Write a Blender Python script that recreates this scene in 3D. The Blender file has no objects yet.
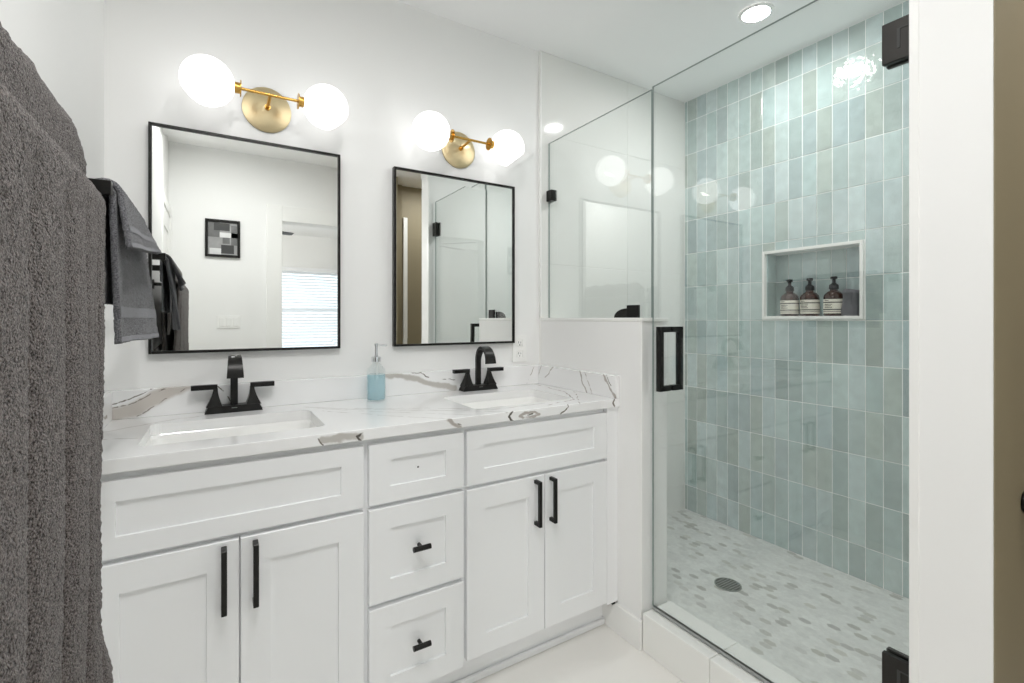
import bpy, bmesh, math, random
from mathutils import Vector, Matrix, noise
sc = bpy.context.scene
C = sc.collection
PI = math.pi
R = math.radians

# ------------------------------------------------------------------ camera, world, exposure
cam_d = bpy.data.cameras.new('camera')
cam = bpy.data.objects.new('camera', cam_d)
C.objects.link(cam)
cam_d.sensor_width = 36.0
cam_d.lens = 36.0 * 479.0 / 1024.0
cam_d.shift_y = -22.5 / 1024.0
cam_d.clip_start = 0.02
cam.location = (0.0, -1.849, 1.1816)
cam.rotation_euler = (R(90), 0, -math.atan(297.0 / 479.0))
sc.camera = cam

world = bpy.data.worlds.new('sky')
sc.world = world
world.use_nodes = True
wn = world.node_tree.nodes
wb = wn.get('Background') or wn.new('ShaderNodeBackground')
wo = wn.get('World Output') or wn.new('ShaderNodeOutputWorld')
world.node_tree.links.new(wb.outputs[0], wo.inputs[0])
wb.inputs[0].default_value = (0.82, 0.91, 1.0, 1)
wb.inputs[1].default_value = 2.5

sc.view_settings.view_transform = 'Standard'
sc.view_settings.look = 'None'
sc.view_settings.gamma = 1.0
sc.view_settings.use_curve_mapping = False
sc.view_settings.exposure = 0.05
sc.cycles.use_denoising = True
sc.cycles.max_bounces = 16
sc.cycles.diffuse_bounces = 8
sc.cycles.glossy_bounces = 8
sc.cycles.transparent_max_bounces = 24
sc.cycles.caustics_reflective = False
sc.cycles.caustics_refractive = False

GLOBE_E = 2.1        # opal globes of the two wall lights
BULB_E = 8.0
SPOT_E = 315.0       # recessed ceiling lights, two of them added as unseen fill
FAN_FILL_E = 130.0         # glowing bowl added to the bedroom fan as fill

# ------------------------------------------------------------------ materials
def newmat(name):
    m = bpy.data.materials.new(name); m.use_nodes = True
    nt = m.node_tree; nt.nodes.clear()
    o = nt.nodes.new('ShaderNodeOutputMaterial')
    return m, nt, o

def s2l(c):
    return tuple(((v/255.0)/12.92 if v/255.0 <= .04045 else ((v/255.0+.055)/1.055)**2.4) for v in c)

def mat(name, col, rough=0.5, metal=0.0, nscale=0, var=0.0, bump=0.0, bscale=None, coat=0.0, spec=0.5, sheen=0.0, bdist=0.002):
    m, nt, o = newmat(name)
    b = nt.nodes.new('ShaderNodeBsdfPrincipled')
    nt.links.new(b.outputs[0], o.inputs[0])
    c = s2l(col)
    b.inputs['Base Color'].default_value = (*c, 1)
    b.inputs['Roughness'].default_value = rough
    b.inputs['Metallic'].default_value = metal
    b.inputs['Coat Weight'].default_value = coat
    b.inputs['Specular IOR Level'].default_value = spec
    if sheen: b.inputs['Sheen Weight'].default_value = sheen
    if nscale or bump:
        tc = nt.nodes.new('ShaderNodeTexCoord')
    if nscale and var:
        n = nt.nodes.new('ShaderNodeTexNoise'); n.inputs['Scale'].default_value = nscale; n.inputs['Detail'].default_value = 4
        nt.links.new(tc.outputs['Object'], n.inputs['Vector'])
        mx = nt.nodes.new('ShaderNodeMix'); mx.data_type = 'RGBA'
        mx.inputs[6].default_value = (*[max(0, v*(1-var)) for v in c], 1)
        mx.inputs[7].default_value = (*[min(1, v*(1+var)) for v in c], 1)
        nt.links.new(n.outputs[0], mx.inputs[0]); nt.links.new(mx.outputs[2], b.inputs['Base Color'])
    if bump:
        n2 = nt.nodes.new('ShaderNodeTexNoise'); n2.inputs['Scale'].default_value = bscale or nscale or 50; n2.inputs['Detail'].default_value = 3
        nt.links.new(tc.outputs['Object'], n2.inputs['Vector'])
        bp = nt.nodes.new('ShaderNodeBump'); bp.inputs['Strength'].default_value = bump; bp.inputs['Distance'].default_value = bdist
        nt.links.new(n2.outputs[0], bp.inputs['Height']); nt.links.new(bp.outputs[0], b.inputs['Normal'])
    return m

def emit(name, col, e):
    m, nt, o = newmat(name)
    em = nt.nodes.new('ShaderNodeEmission'); em.inputs[0].default_value = (*col, 1); em.inputs[1].default_value = e
    nt.links.new(em.outputs[0], o.inputs[0]); return m

def glassmat(name, tint, f0=0.045, rough=0.0, body=0.0, bodycol=(1, 1, 1)):
    """thin clear pane: transparent + mirror reflection by viewing angle, optional milky body"""
    m, nt, o = newmat(name)
    tr = nt.nodes.new('ShaderNodeBsdfTransparent'); tr.inputs[0].default_value = (*tint, 1)
    gl = nt.nodes.new('ShaderNodeBsdfGlossy'); gl.inputs['Roughness'].default_value = rough; gl.inputs['Color'].default_value = (1, 1, 1, 1)
    lw = nt.nodes.new('ShaderNodeLayerWeight'); lw.inputs[0].default_value = 0.5
    pw = nt.nodes.new('ShaderNodeMath'); pw.operation = 'POWER'; pw.inputs[1].default_value = 5
    ma = nt.nodes.new('ShaderNodeMath'); ma.operation = 'MULTIPLY_ADD'; ma.inputs[1].default_value = 1-f0; ma.inputs[2].default_value = f0
    nt.links.new(lw.outputs['Facing'], pw.inputs[0]); nt.links.new(pw.outputs[0], ma.inputs[0])
    mx = nt.nodes.new('ShaderNodeMixShader')
    src = tr
    if body:
        di = nt.nodes.new('ShaderNodeBsdfDiffuse'); di.inputs[0].default_value = (*bodycol, 1)
        m2 = nt.nodes.new('ShaderNodeMixShader'); m2.inputs[0].default_value = body
        nt.links.new(tr.outputs[0], m2.inputs[1]); nt.links.new(di.outputs[0], m2.inputs[2]); src = m2
    nt.links.new(ma.outputs[0], mx.inputs[0]); nt.links.new(src.outputs[0], mx.inputs[1]); nt.links.new(gl.outputs[0], mx.inputs[2])
    nt.links.new(mx.outputs[0], o.inputs[0]); return m

def attrmat(name, attr, rough, var=0.1, nscale=30, bump=0.0, bscale=20, bdist=.002, spec=.5, coat=0.0):
    """base colour per tile from a colour attribute, mottled by noise, wavy glaze by bump"""
    m, nt, o = newmat(name)
    b = nt.nodes.new('ShaderNodeBsdfPrincipled'); nt.links.new(b.outputs[0], o.inputs[0])
    b.inputs['Roughness'].default_value = rough; b.inputs['Specular IOR Level'].default_value = spec; b.inputs['Coat Weight'].default_value = coat
    a = nt.nodes.new('ShaderNodeAttribute'); a.attribute_name = attr
    tc = nt.nodes.new('ShaderNodeTexCoord')
    n = nt.nodes.new('ShaderNodeTexNoise'); n.inputs['Scale'].default_value = nscale; n.inputs['Detail'].default_value = 5
    nt.links.new(tc.outputs['Object'], n.inputs['Vector'])
    mr = nt.nodes.new('ShaderNodeMapRange'); mr.inputs[1].default_value = .3; mr.inputs[2].default_value = .7; mr.inputs[3].default_value = 1-var; mr.inputs[4].default_value = 1+var
    nt.links.new(n.outputs[0], mr.inputs[0])
    mu = nt.nodes.new('ShaderNodeVectorMath'); mu.operation = 'SCALE'
    nt.links.new(a.outputs['Color'], mu.inputs[0]); nt.links.new(mr.outputs[0], mu.inputs['Scale']); nt.links.new(mu.outputs[0], b.inputs['Base Color'])
    if bump:
        n2 = nt.nodes.new('ShaderNodeTexNoise'); n2.inputs['Scale'].default_value = bscale; n2.inputs['Detail'].default_value = 2
        nt.links.new(tc.outputs['Object'], n2.inputs['Vector'])
        bp = nt.nodes.new('ShaderNodeBump'); bp.inputs['Strength'].default_value = bump; bp.inputs['Distance'].default_value = bdist
        nt.links.new(n2.outputs[0], bp.inputs['Height']); nt.links.new(bp.outputs[0], b.inputs['Normal'])
    return m

def quartz(name, origin, polys, base=(240, 240, 240)):
    """white quartz with grey veins: each vein is a polyline in world space (points, width, rgb)"""
    m, nt, o = newmat(name)
    N = nt.nodes.new; L = nt.links.new
    b = N('ShaderNodeBsdfPrincipled'); L(b.outputs[0], o.inputs[0])
    b.inputs['Roughness'].default_value = 0.12
    tc = N('ShaderNodeTexCoord')
    nz = N('ShaderNodeTexNoise'); nz.inputs['Scale'].default_value = 22; nz.inputs['Detail'].default_value = 4
    L(tc.outputs['Object'], nz.inputs['Vector'])
    sb = N('ShaderNodeVectorMath'); sb.operation = 'SUBTRACT'; sb.inputs[1].default_value = (.5, .5, .5); L(nz.outputs['Color'], sb.inputs[0])
    sx = N('ShaderNodeVectorMath'); sx.operation = 'MULTIPLY_ADD'; sx.inputs[1].default_value = (.026,)*3
    L(sb.outputs[0], sx.inputs[0]); L(tc.outputs['Object'], sx.inputs[2])
    P = sx.outputs[0]
    # faint overall cloud
    nc = N('ShaderNodeTexNoise'); nc.inputs['Scale'].default_value = 5; nc.inputs['Detail'].default_value = 6; L(tc.outputs['Object'], nc.inputs['Vector'])
    cm = N('ShaderNodeMix'); cm.data_type = 'RGBA'
    cb = s2l(base); cm.inputs[6].default_value = (*[v*.95 for v in cb], 1); cm.inputs[7].default_value = (*cb, 1); L(nc.outputs[0], cm.inputs[0])
    col = cm.outputs[2]
    og = Vector(origin)
    for pts, w, rgb in polys:
        dmin = None
        for p, q in zip(pts[:-1], pts[1:]):
            a = Vector(p)-og; d = Vector(q)-Vector(p); l2 = max(d.length_squared, 1e-9)
            s1 = N('ShaderNodeVectorMath'); s1.operation = 'SUBTRACT'; s1.inputs[1].default_value = a; L(P, s1.inputs[0])
            dt = N('ShaderNodeVectorMath'); dt.operation = 'DOT_PRODUCT'; dt.inputs[1].default_value = d/l2; L(s1.outputs[0], dt.inputs[0])
            cl = N('ShaderNodeClamp'); L(dt.outputs['Value'], cl.inputs[0])
            sc_ = N('ShaderNodeVectorMath'); sc_.operation = 'SCALE'; sc_.inputs[0].default_value = d; L(cl.outputs[0], sc_.inputs['Scale'])
            ds = N('ShaderNodeVectorMath'); ds.operation = 'DISTANCE'; L(s1.outputs[0], ds.inputs[0]); L(sc_.outputs[0], ds.inputs[1])
            if dmin is None: dmin = ds.outputs['Value']
            else:
                mn = N('ShaderNodeMath'); mn.operation = 'MINIMUM'; L(dmin, mn.inputs[0]); L(ds.outputs['Value'], mn.inputs[1]); dmin = mn.outputs[0]
        mr = N('ShaderNodeMapRange'); mr.interpolation_type = 'SMOOTHSTEP'
        mr.inputs[1].default_value = w; mr.inputs[2].default_value = w*.45; mr.inputs[3].default_value = 0; mr.inputs[4].default_value = 1
        L(dmin, mr.inputs[0])
        mx = N('ShaderNodeMix'); mx.data_type = 'RGBA'; mx.inputs[7].default_value = (*s2l(rgb), 1)
        L(mr.outputs[0], mx.inputs[0]); L(col, mx.inputs[6]); col = mx.outputs[2]
    L(col, b.inputs['Base Color'])
    return m

M = {}
M['paint'] = mat('white_wall_paint', (237, 237, 236), .55, nscale=3, var=.012, bump=.08, bscale=160, bdist=.001)
M['ceil'] = mat('white_ceiling_paint', (246, 246, 246), .7, nscale=3, var=.01)
M['taupe'] = mat('painted_alcove_shade', (142, 132, 108), .6, nscale=3, var=.03)  # shade of the dim alcove put into its wall colour
M['trim'] = mat('white_trim_paint', (238, 238, 236), .35, nscale=5, var=.01)
M['cab'] = mat('white_cabinet_paint', (238, 239, 240), .32, nscale=6, var=.008)
M['dark_gap'] = mat('shadow_gap', (70, 70, 70), .8, nscale=6, var=.05)
M['porc'] = mat('white_porcelain', (240, 240, 238), .08, nscale=4, var=.01, coat=.3)
M['black'] = mat('matte_black_metal', (34, 33, 32), .32, .6, nscale=40, var=.1, spec=.5)
M['bronze'] = mat('dark_bronze_metal', (38, 36, 33), .4, .5, nscale=40, var=.1)
M['brass'] = mat('satin_brass', (214, 168, 88), .24, 1.0, nscale=60, var=.06)
def brushed(name, col, rough):
    m = mat(name, col, rough, 1.0, nscale=60, var=.05); nt = m.node_tree
    b = [n for n in nt.nodes if n.type == 'BSDF_PRINCIPLED'][0]
    tg = nt.nodes.new('ShaderNodeTangent'); tg.direction_type = 'RADIAL'; tg.axis = 'Y'
    b.inputs['Anisotropic'].default_value = .8; nt.links.new(tg.outputs[0], b.inputs['Tangent']); return m
M['brass_plate'] = brushed('brushed_brass_plate', (222, 204, 164), .36)
M['chrome'] = mat('chrome', (225, 226, 228), .08, 1.0, nscale=20, var=.02)
M['steel'] = mat('steel', (150, 156, 150), .35, 1.0, nscale=60, var=.1)
M['mirror'] = mat('mirror_silver', (243, 245, 243), .0, 1.0, nscale=1, var=.001)
M['glass'] = glassmat('clear_shower_glass', (.972, .983, .978), .07)
M['glassedge'] = mat('glass_edge', (146, 158, 154), .15, nscale=20, var=.08)
M['seal'] = mat('clear_door_seal', (150, 154, 152), .25, nscale=30, var=.08)
M['tileg'] = mat('pale_grout', (247, 248, 246), .85, nscale=60, var=.03)
M['tile'] = attrmat('glazed_green_tile', 'tint', .06, .10, 26, .6, 48, .0030, .7, .9)
M['mosaic'] = attrmat('marble_mosaic', 'tint', .35, .07, 60, .05, 60)
M['mosg'] = mat('mosaic_grout', (222, 222, 218), .8, nscale=60, var=.03)
M['floor'] = mat('pale_floor_tile', (233, 231, 227), .4, nscale=4, var=.02)
M['wtile'] = mat('glossy_white_wall_tile', (233, 233, 230), .06, nscale=3, var=.01)
M['wgrout'] = mat('white_grout', (243, 243, 240), .7, nscale=30, var=.02)
M['curb'] = mat('white_curb_slab', (236, 236, 233), .25, nscale=5, var=.015)
M['plastic'] = mat('white_plastic', (240, 240, 238), .3, nscale=8, var=.01)
M['slot'] = mat('dark_slot', (50, 50, 50), .6, nscale=30, var=.1)
M['amber'] = mat('amber_brown_glass', (52, 26, 14), .1, nscale=20, var=.15, coat=.5)
M['pump'] = mat('black_plastic_pump', (22, 22, 23), .35, nscale=40, var=.1)
M['label'] = mat('cream_paper_label', (226, 222, 210), .7, nscale=30, var=.03)
M['ink'] = mat('dark_label_print', (46, 42, 38), .7, nscale=30, var=.1)
M['clear'] = glassmat('clear_bottle_glass', (.97, .985, .985), .05)
M['soap'] = glassmat('blue_liquid_soap', (.87, .955, .975), .03, .05, .38, s2l((188, 222, 232)))
M['wood'] = mat('pale_carpet', (206, 204, 199), .9, nscale=6, var=.15)
M['globe'] = emit('lit_opal_glass', (1, .99, .97), GLOBE_E)
M['bulb'] = emit('lit_bulb', (1, .97, .92), BULB_E)
M['spot'] = emit('lit_downlight_lens', (1, .995, .985), SPOT_E)
M['fan_fill'] = emit('added_fan_glow', (1, .98, .95), FAN_FILL_E)
M['blind'] = mat('white_blind_slat', (240, 241, 243), .5, nscale=8, var=.01)

def towelmat(name, dark, light):
    m, nt, o = newmat(name)
    N = nt.nodes.new; L = nt.links.new
    b = N('ShaderNodeBsdfPrincipled'); L(b.outputs[0], o.inputs[0])
    b.inputs['Roughness'].default_value = .95; b.inputs['Specular IOR Level'].default_value = .1; b.inputs['Sheen Weight'].default_value = .25
    tc = N('ShaderNodeTexCoord')
    v = N('ShaderNodeTexNoise'); v.inputs['Scale'].default_value = 470; v.inputs['Detail'].default_value = 3; L(tc.outputs['Object'], v.inputs['Vector'])
    r = N('ShaderNodeMapRange'); r.inputs[1].default_value = .33; r.inputs[2].default_value = .67; L(v.outputs[0], r.inputs[0])
    mx = N('ShaderNodeMix'); mx.data_type = 'RGBA'; mx.inputs[6].default_value = (*s2l(dark), 1); mx.inputs[7].default_value = (*s2l(light), 1)
    L(r.outputs[0], mx.inputs[0]); L(mx.outputs[2], b.inputs['Base Color'])
    bp = N('ShaderNodeBump'); bp.inputs['Strength'].default_value = .9; bp.inputs['Distance'].default_value = .004
    L(v.outputs[0], bp.inputs['Height']); L(bp.outputs[0], b.inputs['Normal'])
    return m
M['towel'] = towelmat('taupe_grey_terry', (34, 30, 29), (130, 122, 119))
M['towel2'] = towelmat('slate_grey_terry', (62, 62, 65), (130, 130, 134))
M['band'] = mat('woven_towel_band', (128, 128, 132), .8, nscale=200, var=.15, bump=.5, bscale=300)

# ------------------------------------------------------------------ mesh helpers (world coordinates)
class MB:
    def __init__(s): s.bm = bmesh.new()
    def quad(s, vs, mi=0):
        f = s.bm.faces.new([v if isinstance(v, bmesh.types.BMVert) else s.bm.verts.new(v) for v in vs]); f.material_index = mi; return f
    def box(s, x0, x1, y0, y1, z0, z1, bev=0.0, seg=2, mi=0):
        r = bmesh.ops.create_cube(s.bm, size=1)
        vs = r['verts']
        for v in vs: v.co = Vector(((x0+x1)/2+v.co.x*(x1-x0), (y0+y1)/2+v.co.y*(y1-y0), (z0+z1)/2+v.co.z*(z1-z0)))
        fs = set(f for v in vs for f in v.link_faces)
        for f in fs: f.material_index = mi
        if bev:
            es = list(set(e for v in vs for e in v.link_edges))
            bmesh.ops.bevel(s.bm, geom=es, offset=bev, segments=seg, affect='EDGES', profile=.6)
        return s
    def cyl(s, p, q, r0, r1=None, n=32, mi=0, cap=True):
        r1 = r0 if r1 is None else r1
        p = Vector(p); q = Vector(q); d = (q-p)
        rot = d.to_track_quat('Z', 'Y').to_matrix().to_4x4()
        mtx = Matrix.Translation((p+q)/2) @ rot
        r = bmesh.ops.create_cone(s.bm, cap_ends=cap, segments=n, radius1=r0, radius2=r1, depth=d.length, matrix=mtx)
        for f in set(f for v in r['verts'] for f in v.link_faces): f.material_index = mi
        return s
    def lathe(s, prof, c=(0, 0, 0), axis='Z', n=40, mi=0, dirv=None):
        """prof: (r, h) list; revolves around axis through c"""
        if dirv is None: dirv = {'X': (1, 0, 0), 'Y': (0, 1, 0), 'Z': (0, 0, 1)}[axis]
        rot = Vector(dirv).to_track_quat('Z', 'Y').to_matrix()
        c = Vector(c); rings = []
        for r, h in prof:
            if r < 1e-6: rings.append([s.bm.verts.new(c+rot @ Vector((0, 0, h)))])
            else: rings.append([s.bm.verts.new(c+rot @ Vector((r*math.cos(2*PI*k/n), r*math.sin(2*PI*k/n), h))) for k in range(n)])
        for A, B in zip(rings[:-1], rings[1:]):
            if len(A) == 1 and len(B) == 1: continue
            for k in range(n):
                k2 = (k+1) % n
                if len(A) == 1: f = s.bm.faces.new((A[0], B[k2], B[k])) if False else s.bm.faces.new((A[0], B[k], B[k2]))
                elif len(B) == 1: f = s.bm.faces.new((A[k], A[k2], B[0]))
                else: f = s.bm.faces.new((A[k], A[k2], B[k2], B[k]))
                f.material_index = mi
        return s
    def loft(s, rings, cap0=True, cap1=True, closed=True, mi=0):
        V = [[s.bm.verts.new(p) for p in r] for r in rings]
        n = len(V[0])
        for A, B in zip(V[:-1], V[1:]):
            for k in range(n if closed else n-1):
                k2 = (k+1) % n
                s.bm.faces.new((A[k], A[k2], B[k2], B[k])).material_index = mi
        if cap0 and closed: s.bm.faces.new(V[0][::-1]).material_index = mi
        if cap1 and closed: s.bm.faces.new(V[-1]).material_index = mi
        return s
    def grid(s, fn, nu, nv, mi=0):
        V = [[s.bm.verts.new(fn(i/nu, j/nv)) for j in range(nv+1)] for i in range(nu+1)]
        for i in range(nu):
            for j in range(nv):
                s.bm.faces.new((V[i][j], V[i+1][j], V[i+1][j+1], V[i][j+1])).material_index = mi
        return s
    def obj(s, name, mats, parent=None, smooth=None, loc=None, recalc=True):
        bm = s.bm
        if recalc: bmesh.ops.recalc_face_normals(bm, faces=bm.faces[:])
        me = bpy.data.meshes.new(name)
        base = Vector((0, 0, 0))
        if parent is not None:
            p = parent
            while p is not None: base += p.location; p = p.parent
        elif loc is not None: base = Vector(loc)
        bmesh.ops.translate(bm, verts=bm.verts[:], vec=-base)
        bm.to_mesh(me); bm.free()
        for m in (mats if isinstance(mats, (list, tuple)) else [mats]): me.materials.append(M[m] if isinstance(m, str) else m)
        o = bpy.data.objects.new(name, me); C.objects.link(o)
        if parent is not None: o.parent = parent
        elif loc is not None: o.location = base
        if smooth is not None:
            for p in me.polygons: p.use_smooth = True
            if smooth < 180:
                try: me.set_sharp_from_angle(angle=R(smooth))
                except Exception: pass
        return o

def tag(o, label=None, cat=None, group=None, kind=None):
    if label: o['label'] = label
    if cat: o['category'] = cat
    if group: o['group'] = group
    if kind: o['kind'] = kind
    return o
def thing(name, label, cat, loc, group=None):
    o = bpy.data.objects.new(name, None); C.objects.link(o); o.location = loc; o.empty_display_size = .05
    return tag(o, label, cat, group)
def struct(o, label, cat):
    return tag(o, label, cat, None, 'structure')
def dup(root, loc, label, group=None):
    def cp(o, par):
        c = o.copy(); C.objects.link(c); c.parent = par
        for ch in o.children: cp(ch, c)
        return c
    c = cp(root, None); c.location = loc; c['label'] = label
    if group: c['group'] = group
    return c
def cut(o, cutter):
    md = o.modifiers.new('cut', 'BOOLEAN'); md.object = cutter; md.operation = 'DIFFERENCE'; md.solver = 'EXACT'
    dg = bpy.context.evaluated_depsgraph_get(); dg.update()
    me = bpy.data.meshes.new_from_object(o.evaluated_get(dg))
    o.modifiers.remove(md); o.data = me
    bpy.data.objects.remove(cutter)
def rrect(cx, cy, hx, hy, r, z, n=6):
    pts = []
    for sx, sy, a0 in ((1, 1, 0), (-1, 1, 90), (-1, -1, 180), (1, -1, 270)):
        for k in range(n+1):
            a = R(a0+90*k/n); pts.append((cx+sx*(hx-r)+r*math.cos(a), cy+sy*(hy-r)+r*math.sin(a), z))
    return pts

# ------------------------------------------------------------------ constants of the room
H = 2.44            # ceiling
XL = -0.28          # left wall
XH = 1.297          # outer face of half wall and of the wall beside the shower door
XT = 2.32           # tiled shower wall
YE = -1.420          # shower end wall
YA = -1.55          # back of that end wall: toilet alcove begins
YB = -2.35          # back wall of the bathroom
ZC = .882           # counter top
YC = -2.60         # back of the alcove
XG = 1.345           # glass
ZS = .08            # shower floor

# ------------------------------------------------------------------ structure
fl = MB().box(XL, XT, YC, 0, -.05, 0).obj('floor', 'floor'); struct(fl, 'pale large-format tile floor of the bathroom', 'floor')
# one grout joint in the floor as its own thin strip set flush
g = MB(); g.box(XL, XH, -.812, -.808, -.004, .0006); g.box(.48, .484, YB, -.45, -.004, .0006)
g.obj('floor_grout', 'mosg', fl)
struct(MB().box(-1.6, 3.1, -6.1, .1, H, H+.1).obj('ceiling', 'ceil'), 'flat white ceiling over vanity and shower', 'ceiling')
struct(MB().box(XL-.1, 3.1, 0, .1, -.05, H).obj('wall_back', 'paint'), 'white painted wall behind the vanity mirrors', 'wall')
struct(MB().box(XL-.1, XL, YB, 0, -.05, H).obj('wall_left', 'paint'), 'white painted wall carrying the grey towels', 'wall')
# shower wall behind half wall: white gloss slab tiles
wt = MB()
for z0, z1 in ((-.0, .22), (.22, .83), (.83, 1.44), (1.44, 2.05), (2.05, H)):
    for x0, x1 in ((XH+.004, 1.86), (1.86, XT)):
        wt.box(x0+.0008, x1-.0008, -.012, -.001, z0+.0008, z1-.0008, .0008, 1)
ws = wt.obj('wall_shower', 'wtile'); struct(ws, 'glossy white tiled end wall inside the shower', 'wall')
MB().box(XH, XT, -.0105, -.0005, 0, H).obj('grout_bed', 'wgrout', ws)
MB().box(XH-.003, XH+.006, -.014, -.0005, 1.19, H, .001, 1).obj('edge_trim', 'trim', ws)
# shower end wall / jamb
je = MB().box(XH, 3.0, YA+.002, YE, -.05, H).obj('wall_front', 'paint'); struct(je, 'narrow white wall end right of the shower door', 'wall')
MB().box(XH-.002, XH+.01, YE-.012, YE+.006, .0, H, .0015, 1).obj('edge_trim', 'trim', je)
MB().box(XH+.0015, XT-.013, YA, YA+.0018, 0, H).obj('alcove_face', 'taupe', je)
# alcove, its dimness painted as a taupe tone
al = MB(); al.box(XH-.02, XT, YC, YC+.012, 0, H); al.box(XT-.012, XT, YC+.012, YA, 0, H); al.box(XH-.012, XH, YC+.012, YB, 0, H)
struct(al.obj('wall_alcove', 'taupe'), 'alcove wall at right edge, its shade painted in as taupe', 'wall')
MB().box(1.51, 1.55, YC+.014, YC+.034, 0, 2.14, .003, 1).obj('trim_alcove', 'trim')
struct(bpy.data.objects['trim_alcove'], 'narrow white casing on the shade-toned alcove wall', 'trim')
# back wall with doorway
dx0, dx1, dz = .442, 1.17, 1.955
bw = MB(); bw.box(-1.6, dx0, YB-.1, YB, -.05, H); bw.box(dx1, XH-.012, YB-.1, YB, -.05, H); bw.box(XH-.012, 3.1, YC-.1, YC, -.05, H); bw.box(dx0, dx1, YB-.1, YB, dz, H)
struct(bw.obj('wall_rear', 'paint'), 'white wall with bedroom doorway seen in the mirrors', 'wall')
cs = MB(); cs.box(dx0-.105, dx0+.006, YB-.11, YB+.018, 0, dz+.115, .003, 1); cs.box(dx1-.006, dx1+.04, YB-.11, YB+.018, 0, dz+.115, .003, 1); cs.box(dx0+.006, dx1-.006, YB-.11, YB+.018, dz-.006, dz+.115, .003, 1)
struct(cs.obj('trim_doorway', 'trim'), 'white casing around the bedroom doorway', 'trim')
# closet door in the left wall, near the rear
ld = thing('door_1', 'white panelled closet door in the left wall', 'door', (XL, -2.02, 0)); ld['kind'] = 'structure'
b = MB(); b.box(XL+.001, XL+.018, -2.345, -2.29, 0, 1.96, .003, 1); b.box(XL+.001, XL+.018, -1.75, -1.68, 0, 1.96, .003, 1); b.box(XL+.001, XL+.018, -2.29, -1.75, 1.89, 1.96, .003, 1)
b.obj('casing', 'trim', ld)
def shaker(mb, a0, a1, z0, z1, yb, yf, rs, rz, axis='y', rec=.007):
    """framed panel front: outer slab with recessed centre; axis y faces -Y, axis x faces +X"""
    def P(a, d, z): return (a, d, z) if axis == 'y' else (d, a, z)
    o = [(a0, z0), (a1, z0), (a1, z1), (a0, z1)]
    i = [(a0+rs, z0+rz), (a1-rs, z0+rz), (a1-rs, z1-rz), (a0+rs, z1-rz)]
    sg = -1 if yf < yb else 1
    ch = .0015; yr = yf-sg*rec
    bm = mb.bm
    def ring(pts, d): return [bm.verts.new(P(a, d, z)) for a, z in pts]
    def ins(pts, k): return [(pts[0][0]+k, pts[0][1]+k), (pts[1][0]-k, pts[1][1]+k), (pts[2][0]-k, pts[2][1]-k), (pts[3][0]+k, pts[3][1]-k)]
    rs_ = [ring(o, yb), ring(o, yf-sg*ch), ring(ins(o, ch), yf), ring(i, yf), ring(ins(i, .0008), yr)]
    for A, B in zip(rs_[:-1], rs_[1:]):
        for k in range(4): bm.faces.new((A[k], A[(k+1) % 4], B[(k+1) % 4], B[k]))
    bm.faces.new(rs_[-1]); bm.faces.new(rs_[0][::-1])
    return mb
b = MB(); shaker(b, -2.29, -1.75, .01, .98, XL+.002, XL+.012, .1, .12, 'x'); shaker(b, -2.29, -1.75, .98, 1.89, XL+.002, XL+.012, .1, .12, 'x'); b.obj('leaf', 'trim', ld)
b = MB(); b.cyl((XL+.012, -2.24, .92), (XL+.05, -2.24, .92), .01); b.lathe([(0, 0), (.02, .002), (.027, .014), (.022, .026), (0, .03)], (XL+.045, -2.24, .92), 'X'); b.obj('handle', 'black', ld, 40)

# half wall + curb
hw = MB().box(XH, XH+.135, -.635, -.013, 0, 1.172).obj('wall_half', 'paint'); struct(hw, 'white half wall between vanity and shower', 'wall')
MB().box(XH-.003, XH+.140, -.643, -.013, 1.172, 1.186, .003, 2).obj('cap', 'curb', hw)
MB().box(XH-.002, XH+.012, -.639, -.625, .135, 1.172, .002, 1).obj('edge_trim', 'trim', hw)
bb = MB().box(XH-.014, XH, -.642, -.02, 0, .105, .003, 2).obj('baseboard_half', 'trim'); struct(bb, 'white baseboard at foot of the half wall', 'baseboard')
cb = MB(); 
for y0, y1 in ((-.915, -.643), (YE, -.915)): cb.box(XH-.003, XH+.142, y0+.0006, y1-.0006, 0, .135, .004, 2)
struct(cb.obj('trim_curb', 'curb'), 'white slab curb under the shower door', 'curb')

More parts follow.
